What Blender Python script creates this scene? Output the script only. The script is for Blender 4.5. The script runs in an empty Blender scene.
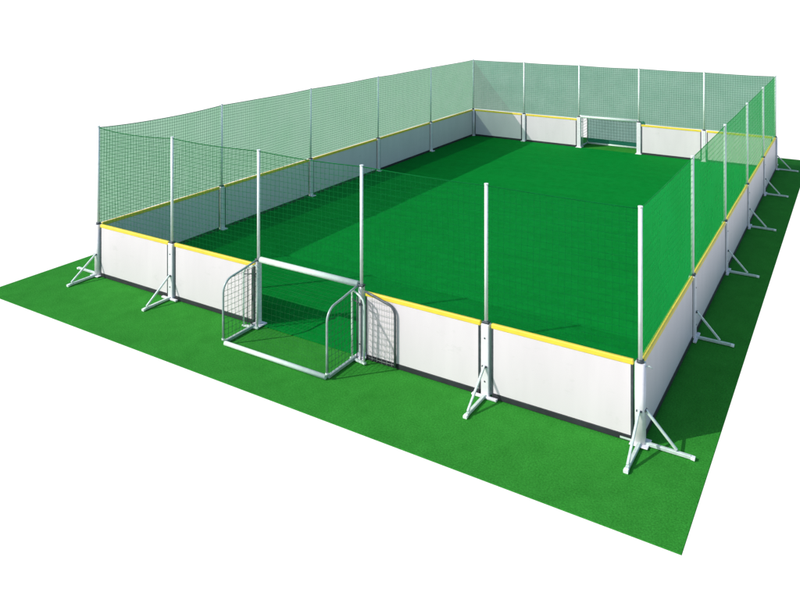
import bpy, math, random
from mathutils import Vector, Matrix
random.seed(7)
R = math.radians
S = bpy.context.scene
C = S.collection

# ------------------------------------------------------------------ sizes (metres)
BW, BL = 2.0415, 3.2526            # bay width on the short sides, bay length on the long sides
W, L = 5 * BW, 5 * BL
BOARD_H, POLE_H = 1.0, 2.866
TURF_Z = 0.012                      # top of the pitch turf

# ------------------------------------------------------------------ materials
def mat(name, col, rough=.5, metal=0, var=.08, scale=6, bump=0, bscale=40, stretch=(1, 1, 1), spec=.5,
        col2=None, translucent=0):
    m = bpy.data.materials.new(name); m.use_nodes = True
    nt = m.node_tree; n = nt.nodes; l = nt.links
    b = n['Principled BSDF']
    tc = n.new('ShaderNodeTexCoord'); mp = n.new('ShaderNodeMapping')
    l.new(tc.outputs['Object'], mp.inputs['Vector']); mp.inputs['Scale'].default_value = stretch
    nz = n.new('ShaderNodeTexNoise'); nz.inputs['Scale'].default_value = scale; nz.inputs['Detail'].default_value = 6
    l.new(mp.outputs['Vector'], nz.inputs['Vector'])
    rp = n.new('ShaderNodeValToRGB')
    rp.color_ramp.elements[0].position = .3; rp.color_ramp.elements[1].position = .7
    lo = [c * (1 - var) for c in col]; hi = list(col2) if col2 else [min(1, c * (1 + var)) for c in col]
    rp.color_ramp.elements[0].color = (*lo, 1); rp.color_ramp.elements[1].color = (*hi, 1)
    l.new(nz.outputs['Fac'], rp.inputs['Fac']); l.new(rp.outputs['Color'], b.inputs['Base Color'])
    b.inputs['Roughness'].default_value = rough; b.inputs['Metallic'].default_value = metal
    b.inputs['Specular IOR Level'].default_value = spec
    if bump:
        n2 = n.new('ShaderNodeTexNoise'); n2.inputs['Scale'].default_value = bscale; n2.inputs['Detail'].default_value = 4
        l.new(mp.outputs['Vector'], n2.inputs['Vector'])
        bp = n.new('ShaderNodeBump'); bp.inputs['Strength'].default_value = bump; bp.inputs['Distance'].default_value = .01
        l.new(n2.outputs['Fac'], bp.inputs['Height']); l.new(bp.outputs['Normal'], b.inputs['Normal'])
    if translucent:
        t = n.new('ShaderNodeBsdfTranslucent'); l.new(rp.outputs['Color'], t.inputs['Color'])
        mx = n.new('ShaderNodeMixShader'); mx.inputs[0].default_value = translucent
        l.new(b.outputs[0], mx.inputs[1]); l.new(t.outputs[0], mx.inputs[2])
        l.new(mx.outputs[0], n['Material Output'].inputs['Surface'])
    return m

def turf(name, dark, light, fine_dark, streak):
    """short synthetic turf: broad tone drift, laid strips, fibre speckle and pile bump"""
    m = bpy.data.materials.new(name); m.use_nodes = True
    nt = m.node_tree; n = nt.nodes; l = nt.links; b = n['Principled BSDF']
    b.inputs['Roughness'].default_value = .9; b.inputs['Specular IOR Level'].default_value = .03
    tc = n.new('ShaderNodeTexCoord')
    def noise(scale, detail, sc=(1, 1, 1)):
        mp = n.new('ShaderNodeMapping'); mp.inputs['Scale'].default_value = sc
        l.new(tc.outputs['Object'], mp.inputs['Vector'])
        z = n.new('ShaderNodeTexNoise'); z.inputs['Scale'].default_value = scale; z.inputs['Detail'].default_value = detail
        l.new(mp.outputs['Vector'], z.inputs['Vector']); return z
    def ramp(src, a, bb, ca, cb):
        r = n.new('ShaderNodeValToRGB'); e = r.color_ramp.elements
        e[0].position = a; e[1].position = bb; e[0].color = (*ca, 1); e[1].color = (*cb, 1)
        l.new(src, r.inputs['Fac']); return r
    broad = ramp(noise(5.5, 6, (1, .8, 1)).outputs['Fac'], .3, .7, dark, light)
    st = ramp(noise(1.6, 5, streak).outputs['Fac'], .35, .65, (.93,) * 3, (1.04,) * 3)
    sp = ramp(noise(48, 6).outputs['Fac'], .3, .68, fine_dark, (1.08,) * 3)
    m1 = n.new('ShaderNodeMixRGB'); m1.blend_type = 'MULTIPLY'; m1.inputs[0].default_value = 1
    m2 = n.new('ShaderNodeMixRGB'); m2.blend_type = 'MULTIPLY'; m2.inputs[0].default_value = 1
    l.new(broad.outputs[0], m1.inputs[1]); l.new(st.outputs[0], m1.inputs[2])
    l.new(m1.outputs[0], m2.inputs[1]); l.new(sp.outputs[0], m2.inputs[2])
    l.new(m2.outputs[0], b.inputs['Base Color'])
    bp = n.new('ShaderNodeBump'); bp.inputs['Strength'].default_value = .5; bp.inputs['Distance'].default_value = .012
    l.new(noise(110, 3).outputs['Fac'], bp.inputs['Height']); l.new(bp.outputs['Normal'], b.inputs['Normal'])
    return m

def knit(name, col, col2, fill, transl=.5, scale=1.2, vary=.04, tint=(1, 1, 1)):
    """very fine screening knit: threads far below a millimetre, so the cloth is partly see-through"""
    m = mat(name, col, .8, var=0, scale=scale, col2=col2, translucent=transl, spec=.1)
    nt = m.node_tree; n = nt.nodes; l = nt.links
    out = n['Material Output']; src = out.inputs['Surface'].links[0].from_socket
    tr = n.new('ShaderNodeBsdfTransparent'); tr.inputs[0].default_value = (*tint, 1); mx = n.new('ShaderNodeMixShader')
    tc = n.new('ShaderNodeTexCoord'); nz = n.new('ShaderNodeTexNoise'); nz.inputs['Scale'].default_value = 1.4; nz.inputs['Detail'].default_value = 7
    nz.inputs['Roughness'].default_value = .65
    l.new(tc.outputs['Object'], nz.inputs['Vector'])
    mr = n.new('ShaderNodeMapRange'); mr.inputs[1].default_value = .3; mr.inputs[2].default_value = .7
    mr.inputs[3].default_value = fill-vary; mr.inputs[4].default_value = fill+vary
    l.new(nz.outputs['Fac'], mr.inputs[0]); l.new(mr.outputs[0], mx.inputs[0])
    l.new(tr.outputs[0], mx.inputs[1]); l.new(src, mx.inputs[2]); l.new(mx.outputs[0], out.inputs['Surface'])
    return m

M = dict(
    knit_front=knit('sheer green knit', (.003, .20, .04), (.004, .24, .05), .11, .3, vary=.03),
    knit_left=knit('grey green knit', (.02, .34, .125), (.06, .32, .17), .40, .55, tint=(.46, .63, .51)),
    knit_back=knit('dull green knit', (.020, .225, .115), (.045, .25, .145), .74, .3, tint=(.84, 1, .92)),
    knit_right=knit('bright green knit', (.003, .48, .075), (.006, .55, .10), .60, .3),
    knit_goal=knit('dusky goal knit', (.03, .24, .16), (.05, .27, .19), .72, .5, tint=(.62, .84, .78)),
    carpet=turf('bright green carpet turf', (.033, .256, .030), (.041, .290, .037), (.60, .66, .60), (1, 1, 1)),
    pitch=turf('deep green pitch turf', (.0010, .200, .023), (.0020, .232, .030), (.80, .84, .80), (.25, 1.6, 1)),
    backing=mat('turf backing', (.02, .06, .025), .95),
    board=mat('white barrier board', (.725, .675, .695), .42, var=.035, scale=1.6, bump=.06, bscale=3, stretch=(2.2, 2.2, .45)),
    yellow=mat('yellow rail', (.84, .65, .055), .45, var=.07, scale=5),
    black=mat('black rubber kick strip', (.018, .022, .026), .7, var=.3),
    dark=mat('dark steel frame', (.06, .075, .085), .45, metal=.2, var=.25, scale=14),
    post=mat('light grey coated steel', (.78, .77, .79), .38, metal=.0, var=.06, scale=9, bump=.03),
    pole=mat('pale galvanised pole', (.84, .90, .87), .38, var=.07, scale=12),
    brace=mat('galvanised brace', (.60, .70, .65), .36, metal=.15, var=.12, scale=18),
    bar=mat('pale painted goal tube', (.62, .74, .66), .36, var=.08, scale=15),
    side=mat('grey goal side tube', (.36, .46, .43), .36, metal=.2, var=.12, scale=15),
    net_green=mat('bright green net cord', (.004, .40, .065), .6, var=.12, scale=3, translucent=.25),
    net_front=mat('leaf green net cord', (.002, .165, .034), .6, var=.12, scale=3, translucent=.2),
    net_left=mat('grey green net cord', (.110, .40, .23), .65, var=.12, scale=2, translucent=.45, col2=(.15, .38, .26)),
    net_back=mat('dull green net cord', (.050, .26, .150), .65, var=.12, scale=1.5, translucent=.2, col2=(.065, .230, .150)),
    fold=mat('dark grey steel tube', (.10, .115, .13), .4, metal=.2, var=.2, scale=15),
    net_fold=mat('grey net cord', (.36, .38, .36), .6, var=.2, scale=8),
    net_goal=mat('thin green goal net cord', (.03, .13, .055), .6, var=.2, scale=8),
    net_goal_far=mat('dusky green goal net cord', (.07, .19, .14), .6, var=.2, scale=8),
)

for k_ in M:
    if k_.startswith('net_'): M[k_].node_tree.nodes['Principled BSDF'].inputs['Specular IOR Level'].default_value = .05
def scuff(m, col=(.50, .50, .47), amount=.45):
    nt = m.node_tree; n = nt.nodes; l = nt.links; b = n['Principled BSDF']
    src = b.inputs['Base Color'].links[0].from_socket
    tc = n.new('ShaderNodeTexCoord'); oi = n.new('ShaderNodeObjectInfo'); ad = n.new('ShaderNodeVectorMath')
    k = n.new('ShaderNodeMath'); k.operation = 'MULTIPLY'; k.inputs[1].default_value = 37; l.new(oi.outputs['Random'], k.inputs[0])
    l.new(tc.outputs['Object'], ad.inputs[0]); l.new(k.outputs[0], ad.inputs[1])
    mp = n.new('ShaderNodeMapping'); mp.inputs['Scale'].default_value = (1, 1, 2.2); l.new(ad.outputs[0], mp.inputs['Vector'])
    z = n.new('ShaderNodeTexNoise'); z.inputs['Scale'].default_value = 3.2; z.inputs['Detail'].default_value = 9; z.inputs['Roughness'].default_value = .72
    l.new(mp.outputs[0], z.inputs['Vector'])
    r = n.new('ShaderNodeMapRange'); r.inputs[1].default_value = .58; r.inputs[2].default_value = .78; r.inputs[4].default_value = amount
    l.new(z.outputs['Fac'], r.inputs[0])
    mx = n.new('ShaderNodeMixRGB'); mx.inputs[2].default_value = (*col, 1)
    l.new(r.outputs[0], mx.inputs[0]); l.new(src, mx.inputs[1]); l.new(mx.outputs[0], b.inputs['Base Color'])
scuff(M['board']); scuff(M['yellow'], (.45, .36, .08), .5); scuff(M['black'], (.07, .08, .06), .8)
scuff(M['post'], (.42, .43, .42), .5); scuff(M['brace'], (.35, .38, .34), .5)

# ------------------------------------------------------------------ mesh builder
class MB:
    def __init__(s): s.v = []; s.f = []; s.smooth = []
    def face(s, idx, sm=False): s.f.append(idx); s.smooth.append(sm)
    def box(s, x0, x1, y0, y1, z0, z1, c=.004):
        """chamfered box"""
        c = min(c, (x1-x0)/3, (y1-y0)/3, (z1-z0)/3)
        o = len(s.v); X = (x0, x1); Y = (y0, y1); Z = (z0, z1)
        idx = {}
        for i in (0, 1):
            for j in (0, 1):
                for k in (0, 1):
                    sx, sy, sz = (c if i == 0 else -c), (c if j == 0 else -c), (c if k == 0 else -c)
                    for a, p in enumerate(((X[i], Y[j]+sy, Z[k]+sz), (X[i]+sx, Y[j], Z[k]+sz), (X[i]+sx, Y[j]+sy, Z[k]))):
                        idx[i, j, k, a] = len(s.v); s.v.append(p)
        g = lambda i, j, k, a: idx[i, j, k, a]
        for i in (0, 1):
            q = [g(i, 0, 0, 0), g(i, 1, 0, 0), g(i, 1, 1, 0), g(i, 0, 1, 0)]; s.face(q if i else q[::-1])
            q = [g(0, i, 0, 1), g(0, i, 1, 1), g(1, i, 1, 1), g(1, i, 0, 1)]; s.face(q if i else q[::-1])
            q = [g(0, 0, i, 2), g(1, 0, i, 2), g(1, 1, i, 2), g(0, 1, i, 2)]; s.face(q if i else q[::-1])
        for a in (0, 1):
            for b in (0, 1):
                s.face([g(a, b, 0, 0), g(a, b, 1, 0), g(a, b, 1, 1), g(a, b, 0, 1)])
                s.face([g(a, 0, b, 0), g(a, 1, b, 0), g(a, 1, b, 2), g(a, 0, b, 2)])
                s.face([g(0, a, b, 1), g(1, a, b, 1), g(1, a, b, 2), g(0, a, b, 2)])
        for i in (0, 1):
            for j in (0, 1):
                for k in (0, 1): s.face([g(i, j, k, 0), g(i, j, k, 1), g(i, j, k, 2)])
    def sweep(s, pts, prof, up=None, caps=True, smooth=False):
        """sweep a closed 2-D profile along a polyline"""
        pts = [Vector(p) for p in pts]; pts = [p for i, p in enumerate(pts) if i == 0 or (p-pts[i-1]).length > 1e-6]; o = len(s.v); n = len(prof); a = None
        for i, p in enumerate(pts):
            if i == 0: t = pts[1]-p
            elif i == len(pts)-1: t = p-pts[i-1]
            else: t = (pts[i+1]-p).normalized()+(p-pts[i-1]).normalized()
            t.normalize()
            if a is None:
                r = Vector(up) if up else (Vector((0, 0, 1)) if abs(t.z) < .9 else Vector((1, 0, 0)))
                a = (r - r.dot(t)*t).normalized()
            else: a = (a - a.dot(t)*t).normalized()
            b = t.cross(a)
            for u, v in prof: s.v.append(p+a*u+b*v)
        for i in range(len(pts)-1):
            for j in range(n):
                s.face([o+i*n+j, o+i*n+(j+1) % n, o+(i+1)*n+(j+1) % n, o+(i+1)*n+j], smooth)
        if caps: s.face([o+j for j in range(n)][::-1]); s.face([o+(len(pts)-1)*n+j for j in range(n)])
    def tube(s, pts, r, n=14, up=None):
        s.sweep(pts, [(r*math.cos(2*math.pi*k/n), r*math.sin(2*math.pi*k/n)) for k in range(n)], up, True, True)
    def bar(s, pts, w, h, up=None):
        c = min(w, h)*.12; w /= 2; h /= 2
        s.sweep(pts, [(-h+c, -w), (h-c, -w), (h, -w+c), (h, w-c), (h-c, w), (-h+c, w), (-h, w-c), (-h, -w+c)], up)
    def build(s, name, m, parent=None):
        me = bpy.data.meshes.new(name); me.from_pydata([tuple(p) for p in s.v], [], s.f)
        me.polygons.foreach_set('use_smooth', s.smooth); me.update()
        import bmesh
        bm = bmesh.new(); bm.from_mesh(me); bmesh.ops.recalc_face_normals(bm, faces=bm.faces); bm.to_mesh(me); bm.free()
        o = bpy.data.objects.new(name, me); C.objects.link(o); me.materials.append(m)
        if parent: o.parent = parent
        return o

def thing(name, label, cat, loc=(0, 0, 0), rz=0, group=None):
    o = bpy.data.objects.new(name, None); C.objects.link(o); o.empty_display_size = .2
    o.location = loc; o.rotation_euler = (0, 0, rz); o['label'] = label; o['category'] = cat
    if group: o['group'] = group
    return o
def copy_tree(o, parent=None):
    c = o.copy(); C.objects.link(c)
    if parent: c.parent = parent
    for ch in list(o.children): copy_tree(ch, c)
    return c
def arc(cx, cy, r, a0, a1, n):
    return [(cx+r*math.cos(a0+(a1-a0)*k/n), cy+r*math.sin(a0+(a1-a0)*k/n)) for k in range(n+1)]

# ------------------------------------------------------------------ ground
g = MB(); g.box(-1.075, 11.0, -1.605, 18.14, -.012, 0.0, .004)
carpet = g.build('carpet', M['carpet']); carpet['kind'] = 'structure'
g = MB(); g.box(.0, W, .0, L, .004, TURF_Z, .002)
pitch = g.build('pitch', M['pitch']); pitch['kind'] = 'structure'

# ------------------------------------------------------------------ barrier panels
# local frame: x along the wall, -y = outside, origin at the middle of the bay on the ground
def make_panel(length):
    t = thing('barrier_panel', '', 'barrier panel')
    h = length/2-.092
    b = MB(); b.box(-h+.016, h-.016, -.018, .018, .075, .938, .003); b.build('board', M['board'], t)
    b = MB(); b.box(-h-.012, h+.012, -.026, .026, .938, 1.0, .008); b.build('top_rail', M['yellow'], t)
    b = MB(); b.box(-h, h, -.024, .024, .004, .073, .004); b.build('kick_strip', M['black'], t)
    for s in (-1, 1):
        b = MB(); x = s*(h-.005); b.box(x-.0145, x+.0145, -.022, .022, .0745, .9365, .003)
        b.build('end_frame', M['dark'], t)
    return t

# ------------------------------------------------------------------ support posts
# local frame: -y = outside, origin on the ground under the post
def leg_parts(t, d, reach, land, with_brace=True):
    """a ground bar pointing outside along d with its diagonal brace"""
    d = Vector(d); side = Vector((-d.y, d.x, 0))
    z = .028
    b = MB(); b.bar([d*.05+Vector((0, 0, z)), d*reach+Vector((0, 0, z))], .043, .04, (0, 0, 1)); fb = b.build('foot_bar', M['brace'], t)
    b = MB(); e = d*(reach-.0); b.bar([e+Vector((0, 0, .026)), e+d*.045+Vector((0, 0, .022))], .055, .036, (0, 0, 1))
    b.build('end_cap', M['pole'], fb)
    if with_brace:
        b = MB(); b.bar([d*.062+Vector((0, 0, .43)), d*land+Vector((0, 0, .060))], .029, .029, side); br = b.build('brace', M['brace'], t)
        b = MB(); p = d*.066+Vector((0, 0, .425))
        b.tube([p-side*.034, p+side*.034], .013, 8); b.build('bolt', M['dark'], br)

def post_parts(t, w=.118, base=True, top=.985):
    b = MB(); b.box(-w/2, w/2, -.052, .050, 0.014, top, .010); up = b.build('upright', M['post'], t)
    for zz in (.22, .80):
        b = MB(); b.tube([(0, -.058, zz), (0, -.045, zz)], .011, 8); b.build('bolt', M['dark'], up)
    b = MB(); b.box(-.048, .048, -.044, .044, top+.0005, top+.030, .006); b.build('cap', M['dark'], t)
    b = MB(); b.tube([(0, 0, top+.0), (0, 0, POLE_H-.012)], .0255, 14); pl = b.build('net_pole', M['pole'], t)
    b = MB(); b.tube([(0, 0, POLE_H-.012), (0, 0, POLE_H+.004)], .029, 14); b.build('pole_cap', M['pole'], pl)
    if base:
        b = MB(); b.box(-.185, .185, -.085, -.035, .003, .030, .004); b.box(-.08, .08, .040, .125, .0125, .034, .004)
        b.build('base_plate', M['post'], t)

def make_post():
    t = thing('support_post', '', 'post'); post_parts(t); leg_parts(t, (0, -1, 0), .60, .56)
    return t
def make_side_post():
    t = thing('support_post', '', 'post'); post_parts(t); leg_parts(t, (0, -1, 0), .56, .40)
    return t
def make_goal_post(w):
    t = thing('support_post', '', 'post'); post_parts(t, w, False, 1.06)
    b = MB(); b.box(-.10, .10, -.10, .10, .013, .030, .004); b.build('base_plate', M['post'], t)
    return t

NTH = ('first', 'second', 'third', 'fourth', 'fifth')
PG = 'barrier panels around the pitch'; SG = 'support posts around the pitch'

end_panel = make_panel(BW); side_panel = make_panel(BL)
used = set()
def place(proto, loc, rz, label, group):
    o = proto if proto.name not in used else copy_tree(proto)
    used.add(proto.name); used.add(o.name)
    o.location = loc; o.rotation_euler = (0, 0, rz); o['label'] = label; o['group'] = group
    return o

front_lab = {0: 'sunlit white board with yellow rail on the near end wall, beside the near left corner',
             1: 'sunlit white board with yellow rail touching the left side of the near goal',
             3: 'sunlit white board right of the near goal, with the goal net shadow on it',
             4: 'large sunlit white board of the near end wall, beside the nearest right corner'}
back_lab = {0: 'far end white board with a dark shadow triangle, in the far left corner',
            1: 'small white board of the far end wall touching the left side of the far goal',
            3: 'small white board of the far end wall touching the right side of the far goal',
            4: 'far end white board seen through the right net, in the far right corner'}
left_lab = ['shaded grey board of the left wall seen behind the near end net, nearest the camera',
            'shaded grey board of the left wall, second from the near left corner',
            'shaded grey board in the middle of the left wall',
            'shaded grey board of the left wall, second from the far left corner',
            'shaded grey board of the left wall ending at the far left corner']
right_lab = ['long shaded outer board of the right wall starting at the nearest corner post',
             'shaded outer board of the right wall, second from the nearest corner post',
             'shaded outer board in the middle of the right wall',
             'shaded outer board of the right wall, second from the far right corner',
             'narrow looking outer board of the right wall ending at the far right corner']
for i in (0, 1, 3, 4): place(end_panel, ((i+.5)*BW, 0, 0), 0, front_lab[i], PG)
for i in (0, 1, 3, 4): place(end_panel, ((i+.5)*BW, L, 0), math.pi, back_lab[i], PG)
for j in range(5): place(side_panel, (0, (j+.5)*BL, 0), -math.pi/2, left_lab[j], PG)
for j in range(5): place(side_panel, (W, (j+.5)*BL, 0), math.pi/2, right_lab[j], PG)

post = make_post(); sp = make_side_post(); gp = make_goal_post(.06); fgp = make_goal_post(.135)
place(post, (BW, 0, 0), 0, 'white braced post between the two boards left of the near goal', SG)
place(post, (4*BW, 0, 0), 0, 'white braced post between the two boards right of the near goal', SG)
place(post, (BW, L, 0), math.pi, 'thin white post between the two far boards left of the far goal', SG)
place(post, (4*BW, L, 0), math.pi, 'thin white post between the two far boards right of the far goal', SG)
place(gp, (2*BW, 0, 0), 0, 'post with tall net pole at the left end of the near goal crossbar', SG)
place(gp, (3*BW, 0, 0), 0, 'post with tall net pole at the right end of the near goal crossbar', SG)
place(fgp, (2*BW, L, 0), math.pi, 'post with net pole at the left end of the far goal crossbar', SG)
place(fgp, (3*BW, L, 0), math.pi, 'post with net pole at the right end of the far goal crossbar', SG)
for j in range(1, 5):
    place(sp, (0, j*BL, 0), -math.pi/2, 'white post of the left wall, %s after the near left corner post' % NTH[j-1], SG)
for j in range(1, 5):
    place(sp, (W, j*BL, 0), math.pi/2, 'braced post outside the right wall, %s behind the nearest corner post' % NTH[j-1], SG)
for (x, y, lab, dx, dy, brx) in ((W, 0, 'nearest corner post, white, with two braced feet on the green carpet', 1, -1, True),
                                 (0, 0, 'near left corner post with a braced foot and a plain foot bar', -1, -1, False),
                                 (0, L, 'corner post with net pole at the far left corner', -1, 1, True),
                                 (W, L, 'corner post with net pole and foot at the far right corner', 1, 1, True)):
    t = thing('corner_post', lab, 'post', (x, y, 0), 0, 'corner posts')
    b = MB(); n = 18
    b.sweep([(0, 0, .012), (0, 0, .985)], [(.062*math.copysign(abs(math.cos(a))**.6, math.cos(a)), .062*math.copysign(abs(math.sin(a))**.6, math.sin(a)))
            for a in [2*math.pi*(k+.5)/n for k in range(n)]], (1, 0, 0), True, True); b.build('upright', M['post'], t)
    b = MB(); b.tube([(0, 0, .9855), (0, 0, 1.02)], .045, 12); b.build('cap', M['dark'], t)
    b = MB(); b.tube([(0, 0, 1.0), (0, 0, POLE_H-.012)], .0265, 14); pl = b.build('net_pole', M['pole'], t)
    b = MB(); b.tube([(0, 0, POLE_H-.012), (0, 0, POLE_H+.006)], .030, 14); b.build('pole_cap', M['pole'], pl)
    b = MB(); b.box(-.11, .11, -.11, .11, .0135, .026, .004); b.build('base_plate', M['post'], t)
    leg_parts(t, (0, dy, 0), .62, .58)
    leg_parts(t, (dx, 0, 0), .58, .42, brx)
    if x > 0 and y == 0:
        b = MB(); b.bar([(-.24, .0, .026), (-.055, .0, .026)], .05, .03, (0, 0, 1)); b.build('foot_bar', M['brace'], t)
        b = MB(); b.tube([(.02, 0, .93), (.10, .02, .955), (.135, .03, .93)], .009, 8); b.build('net_hook', M['brace'], t)

# ------------------------------------------------------------------ perimeter nets
def net_mesh(mb, P, u0, u1, z0, z1, cell, w, th, nrm, cu, cz, inner=False, u_all=5*BW):
    """cords of a net: P(s, z) -> point.  Flat cords of width w in both directions; cu, cz = node spacing along them"""
    nrm = Vector(nrm)
    def steps(a, b, d):
        n = max(1, int(round((b-a)/d))); return [a+(b-a)*k/n for k in range(n+1)]
    def ribbon(pts, axis, ww, tt):
        o = len(mb.v)
        for p in pts:
            for a, b in ((-1, -1), (1, -1), (1, 1), (-1, 1)): mb.v.append(p+axis*(a*ww/2)+nrm*(b*tt/2))
        for i in range(len(pts)-1):
            for k in range(4): mb.face([o+i*4+k, o+i*4+(k+1) % 4, o+i*4+4+(k+1) % 4, o+i*4+4+k])
    us = steps(u0, u1, cell); zs = steps(z0, z1, cell)
    e = (P(u0+1.01, z0)-P(u0+1, z0)); e.z = 0; e.normalize()
    zn = steps(z0, z1, cz); un = steps(u0, u1, cu)
    for u in (us[1:-1] if inner else us): ribbon([P(u, z) for z in zn], e, w*random.uniform(.92, 1.08), th)
    for z in zs: ribbon([P(u, z) for u in un], Vector((0, 0, 1)), w*random.uniform(.92, 1.08), th*1.6)

def side_net(label, origin, ax, nrm, bay, layers, m, km, sags, gap=None, wave=1, ztop=2.835, zbot=1.02):
    """one continuous net hung along five bays; layers = (cell size, cord width) of the fine knit and the carrying grid"""
    t = thing('protective_net', label, 'net', origin, 0, 'protective nets above the boards')
    ax = Vector(ax); nv = Vector(nrm)
    ph = [random.uniform(0, 6.28) for _ in range(6)]
    def P(s, z):
        k = min(4, max(0, int(s/bay))); u = s/bay-k; q = (z-zbot)/(ztop-zbot)
        arch = 4*u*(1-u)
        dz = -sags[k]*arch*max(0, q)**1.5 + .003*wave*math.sin(s*2.5+ph[0]+z*3)
        dn = wave*(.028*arch*math.sin(math.pi*q)*math.sin(s*2.1+ph[1])+.005*math.sin(s*3+z*5+ph[2]))
        ds = .006*math.sin(z*5+s*3+ph[3])*arch
        return ax*(s+ds)+nv*dn+Vector((0, 0, z+dz))
    mb = MB()
    for i, (cell, w) in enumerate(layers):
        th = .0015+.0022*i; cu = bay/18; cz = .20
        if gap:                                       # above the goal the net stops at the crossbar
            net_mesh(mb, P, 0, gap[0], zbot, ztop, cell, w, th, nv, cu, cz)
            net_mesh(mb, P, gap[0], gap[1], gap[2], ztop, cell, w, th, nv, cu, cz, True)
            net_mesh(mb, P, gap[1], 5*bay, zbot, ztop, cell, w, th, nv, cu, cz)
        else: net_mesh(mb, P, 0, 5*bay, zbot, ztop, cell, w, th, nv, cu, cz)
    mb.build('netting', m, t)
    mb = MB()
    for a0, a1, zl in (((0, gap[0], zbot), (gap[0], gap[1], gap[2]), (gap[1], 5*bay, zbot)) if gap else ((0, 5*bay, zbot),)):
        nu = int(round((a1-a0)/(bay/18))); nz = 9; o = len(mb.v)
        for i in range(nu+1):
            for k in range(nz+1): mb.v.append(P(a0+(a1-a0)*i/nu, zl+(ztop-zl)*k/nz)+nv*.003)
        for i in range(nu):
            for k in range(nz): q = o+i*(nz+1)+k; mb.face([q, q+nz+1, q+nz+2, q+1], True)
    mb.build('screen_knit', km, t)
    b = MB(); b.tube([P(5*bay*k/90, ztop)+Vector((0, 0, .006)) for k in range(91)], .006, 6); b.build('top_cord', m, t)
    return t

side_net('green see-through net above the near end boards and over the near goal', (0, 0, 0), (1, 0, 0), (0, -1, 0), BW,
         [(.085, .0038)], M['net_front'], M['knit_front'], [.05, .02, .015, .01, .01], (2*BW, 3*BW, 1.14))
side_net('grey green net hanging above the long left wall', (0, 0, 0), (0, 1, 0), (-1, 0, 0), BL,
         [(.062, .0054)], M['net_left'], M['knit_left'], [.055, .012, .01, .01, .01])
side_net('grey green net across the far end above the far goal', (0, L, 0), (1, 0, 0), (0, 1, 0), BW,
         [(.070, .0052)], M['net_back'], M['knit_back'], [.012, .01, .01, .01, .02], (2*BW, 3*BW, 1.14))
side_net('bright green net above the long right wall', (W, 0, 0), (0, 1, 0), (1, 0, 0), BL,
         [(.090, .0055)], M['net_green'], M['knit_right'], [.01, .01, .01, .01, .01], None, .3)

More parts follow.
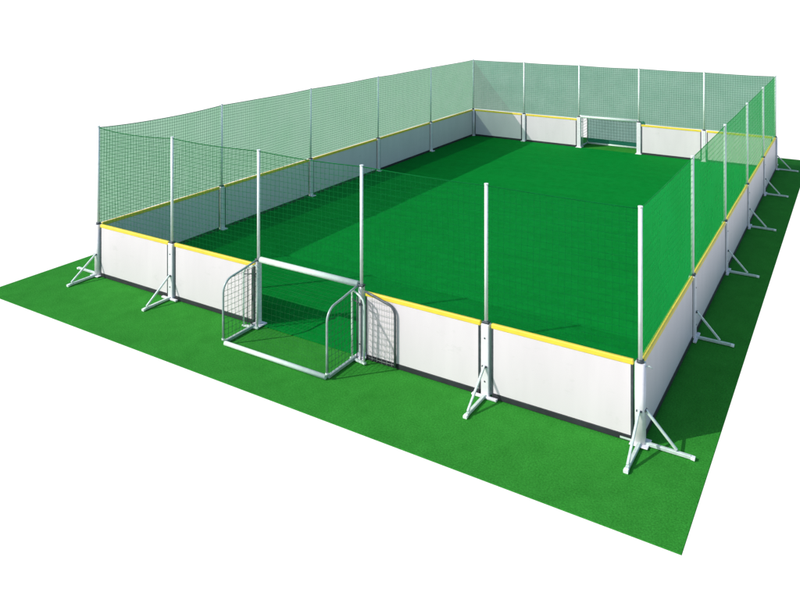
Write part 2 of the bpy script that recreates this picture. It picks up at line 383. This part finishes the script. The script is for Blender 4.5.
# ------------------------------------------------------------------ goals (local frame: goal mouth at y = 0, -y = outside)
def make_goal(loc, rz, label, cell, cover, side_cover, nm, folded=False, veil=None):
    t = thing('small_goal', label, 'goal', loc, rz, 'goals let into the end walls')
    hx = BW/2; D = .80; hz = .985
    b = MB(); b.tube([(-hx+.053, -.01, 1.085), (hx-.053, -.01, 1.085)], .046, 18); b.build('crossbar', M['bar'], t)
    b = MB(); b.tube([(-hx+.04, -D, .038), (hx-.06, -D, .038)], .034, 14); gb = b.build('ground_bar', M['bar'], t)
    prof = []                                           # side outline in (y, z), from the ground to the crossbar
    prof += [(-D, .07), (-D, .40), (-D, .80)]
    prof += [(-D+.20+.20*math.cos(a), .80+.20*math.sin(a)) for a in [math.pi-(math.pi/2-.16)*k/7 for k in range(1, 8)]]
    prof += [(-.40, 1.025), (-.20, 1.055), (-.05, 1.075)]
    for s in (-1, 1):
        x = s*(hx-.02)-.02
        b = MB(); b.tube([(x, y, z) for y, z in prof], .0165, 12, (1, 0, 0)); b.build('side_hoop', M['side'], t)
        b = MB(); b.bar([(x, -.11, .036), (x, -D+.036, .036)], .045, .045, (0, 0, 1)); b.build('side_bar', M['side'], t)
        b = MB(); b.tube([(x, -D, .072), (x, -D, .10)], .024, 10); b.build('foot_sleeve', M['bar'], t)
        # narrow return frame beside the goal mouth
        x0, x1 = s*(hx-.085), s*(hx+.165); y0, y1 = -.125, -.175
        fr = [(x0, y0, .03), (x0, y0, .5), (x0, y0, 1.0), (x0+s*.03, y0-.004, 1.03), (x1-s*.08, y1+.01, .985), (x1-s*.02, y1, .94), (x1, y1, .88), (x1, y1, .5), (x1, y1, .03)]
        b = MB(); b.tube(fr, .0145, 10); b.bar([(x0-s*.02, y0, .026), (x1+s*.02, y1, .026)], .05, .026, (0, 0, 1)); b.build('mouth_frame', M['bar'], t)
        b = MB(); b.tube([(x0+s*.10, -.14, .05), (x0+s*.10, -.14, .97)], .009, 8); b.tube([(x0+s*.18, -.155, .05), (x0+s*.18, -.155, .95)], .009, 8)
        b.tube([(x0, -.13, .90), (x1, -.17, .86)], .009, 8)
        b.build('lacing_rod', M['dark'], t)
    # the net: back and roof in one sheet over the hoops, and two sides
    w = cell*(1-math.sqrt(1-cover)); mb = MB(); th = min(.006, w)
    dist = [0]
    for k in range(1, len(prof)): dist.append(dist[-1]+math.dist(prof[k], prof[k-1]))
    def along(d):
        for k in range(1, len(prof)):
            if d <= dist[k]+1e-6:
                f = (d-dist[k-1])/(dist[k]-dist[k-1]); return (prof[k-1][0]+(prof[k][0]-prof[k-1][0])*f, prof[k-1][1]+(prof[k][1]-prof[k-1][1])*f)
        return prof[-1]
    nd = int(dist[-1]/cell); ds = [dist[-1]*k/nd for k in range(nd+1)]
    x0, x1 = -hx+.02, hx-.06; nx = int((x1-x0)/cell); xs = [x0+(x1-x0)*k/nx for k in range(nx+1)]
    def B(x, d):
        y, z = along(d); u = (x-x0)/(x1-x0); v = d/dist[-1]
        s = .035*4*u*(1-u)*math.sin(math.pi*v)
        return Vector((x, y+s*.8, z-s*.7))
    up = (1, 0, 0)
    for x in xs: mb.bar([B(x, d) for d in ds], th, w, up)
    for d in ds: mb.bar([B(x, d) for x in xs], w, th*1.2, (0, 1, .3))
    mb.build('back_net', nm, t)
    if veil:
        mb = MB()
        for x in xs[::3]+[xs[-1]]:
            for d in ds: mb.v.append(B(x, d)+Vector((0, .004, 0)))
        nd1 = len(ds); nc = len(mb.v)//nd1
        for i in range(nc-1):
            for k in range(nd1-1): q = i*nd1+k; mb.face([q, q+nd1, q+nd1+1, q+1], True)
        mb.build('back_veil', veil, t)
    w = cell*(1-math.sqrt(1-side_cover)); th = min(.006, w)
    zt = [.06+cell*k for k in range(int(.95/cell)+1)]; yt = [-.06-(D-.08)*k/int(D/cell) for k in range(int(D/cell)+1)]
    def top(y):
        for k in range(1, len(prof)):
            if prof[k][0] >= y and prof[k][0] > prof[k-1][0]:
                f = (y-prof[k-1][0])/(prof[k][0]-prof[k-1][0]); return prof[k-1][1]+(prof[k][1]-prof[k-1][1])*max(0, f)
        return prof[-1][1]
    for s in (-1, 1):
        x = s*(hx-.02)-.02; mb = MB()
        for y in yt:
            zz = [z for z in zt if z < top(y)-.02]+[top(y)]
            if len(zz) > 1: mb.bar([(x+.008*math.sin(z*9), y+.01*math.sin(z*5), z) for z in zz], w, th, (1, 0, 0))
        for z in zt:
            yy = [y for y in yt if top(y) > z]
            if len(yy) > 1: mb.bar([(x+.008*math.sin(z*9), y, z-.012*math.sin((y+.06)/(D-.08)*math.pi)*-1) for y in yy], th*1.2, w, (0, 0, 1))
        mb.build('side_net', nm, t)
    if folded:                                          # added dark hoop and netting, shaped as the goal side's shadow on the board
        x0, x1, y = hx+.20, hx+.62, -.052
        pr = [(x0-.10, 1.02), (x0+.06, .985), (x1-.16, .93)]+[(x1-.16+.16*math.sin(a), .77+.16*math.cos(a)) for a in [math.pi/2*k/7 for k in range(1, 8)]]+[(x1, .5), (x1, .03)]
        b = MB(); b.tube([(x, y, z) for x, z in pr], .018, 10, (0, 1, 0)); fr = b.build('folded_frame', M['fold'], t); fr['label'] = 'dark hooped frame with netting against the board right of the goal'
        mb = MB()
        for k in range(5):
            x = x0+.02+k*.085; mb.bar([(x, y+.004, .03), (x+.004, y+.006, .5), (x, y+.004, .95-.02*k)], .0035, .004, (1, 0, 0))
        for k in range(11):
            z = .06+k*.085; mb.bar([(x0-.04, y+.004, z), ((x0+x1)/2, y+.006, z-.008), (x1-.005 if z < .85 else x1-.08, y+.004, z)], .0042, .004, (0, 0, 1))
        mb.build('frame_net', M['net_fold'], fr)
    return t
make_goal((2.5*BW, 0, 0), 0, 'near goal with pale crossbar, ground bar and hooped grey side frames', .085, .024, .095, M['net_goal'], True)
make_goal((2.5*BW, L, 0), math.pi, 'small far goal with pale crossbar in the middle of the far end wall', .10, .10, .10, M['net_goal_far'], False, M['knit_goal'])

# ------------------------------------------------------------------ light
sd = Vector((-.85, -.95, 1.0)).normalized()
elev = math.asin(sd.z); az = math.atan2(sd.x, sd.y)
sun = bpy.data.lights.new('sun', 'SUN'); sun.energy = 2.9; sun.angle = R(.5); sun.color = (1, .965, .92)
so = bpy.data.objects.new('sun', sun); C.objects.link(so); so.location = sd*30
so.rotation_euler = sd.to_track_quat('Z', 'Y').to_euler()

# glowing white world in place of ground: sky above the horizon, plain white below
w = bpy.data.worlds.new('World'); S.world = w; w.use_nodes = True
nt = w.node_tree; n = nt.nodes; l = nt.links
bg = n['Background']; sky = n.new('ShaderNodeTexSky'); sky.sky_type = 'NISHITA'; sky.sun_disc = False
sky.sun_elevation = elev; sky.sun_rotation = az % (2*math.pi); sky.air_density = 1; sky.dust_density = 1.5
l.new(sky.outputs[0], bg.inputs[0]); bg.inputs[1].default_value = .15
wh = n.new('ShaderNodeBackground'); wh.inputs[0].default_value = (1, 1, 1, 1); wh.inputs[1].default_value = 1.02
tc = n.new('ShaderNodeTexCoord'); sx = n.new('ShaderNodeSeparateXYZ'); l.new(tc.outputs['Generated'], sx.inputs[0])
mr = n.new('ShaderNodeMapRange'); mr.inputs[1].default_value = 0; mr.inputs[2].default_value = .02; mr.clamp = True
l.new(sx.outputs['Z'], mr.inputs[0])
mx = n.new('ShaderNodeMixShader'); l.new(mr.outputs[0], mx.inputs[0]); l.new(wh.outputs[0], mx.inputs[1])
# white dims to grey behind the camera and right, made up to shade outer walls
vd = n.new('ShaderNodeVectorMath'); vd.operation = 'DOT_PRODUCT'; vd.inputs[1].default_value = (-.62, .78, 0)
l.new(tc.outputs['Generated'], vd.inputs[0])
m2 = n.new('ShaderNodeMapRange'); m2.inputs[1].default_value = .15; m2.inputs[2].default_value = -.45
m2.inputs[3].default_value = 1.02; m2.inputs[4].default_value = .55; m2.clamp = True; m2.interpolation_type = 'SMOOTHSTEP'
l.new(vd.outputs['Value'], m2.inputs[0]); l.new(m2.outputs[0], wh.inputs[1])
l.new(bg.outputs[0], mx.inputs[2])
l.new(mx.outputs[0], n['World Output'].inputs[0])

# ------------------------------------------------------------------ camera (level, shifted down so uprights stay upright)
cd = bpy.data.cameras.new('camera'); co = bpy.data.objects.new('camera', cd); C.objects.link(co)
co.location = (12.5045, -9.2587, 5.484); co.rotation_euler = (math.pi/2, 0, .5524)
cd.sensor_width = 36; cd.lens = 752.5251/800*36; cd.shift_x = 0; cd.shift_y = (-10.2988-300)/800
cd.clip_start = .1; cd.clip_end = 500
S.camera = co
S.view_settings.view_transform = 'Standard'; S.view_settings.look = 'None'; S.view_settings.exposure = .22; S.view_settings.gamma = 1
S.render.resolution_x = 1024; S.render.resolution_y = 768
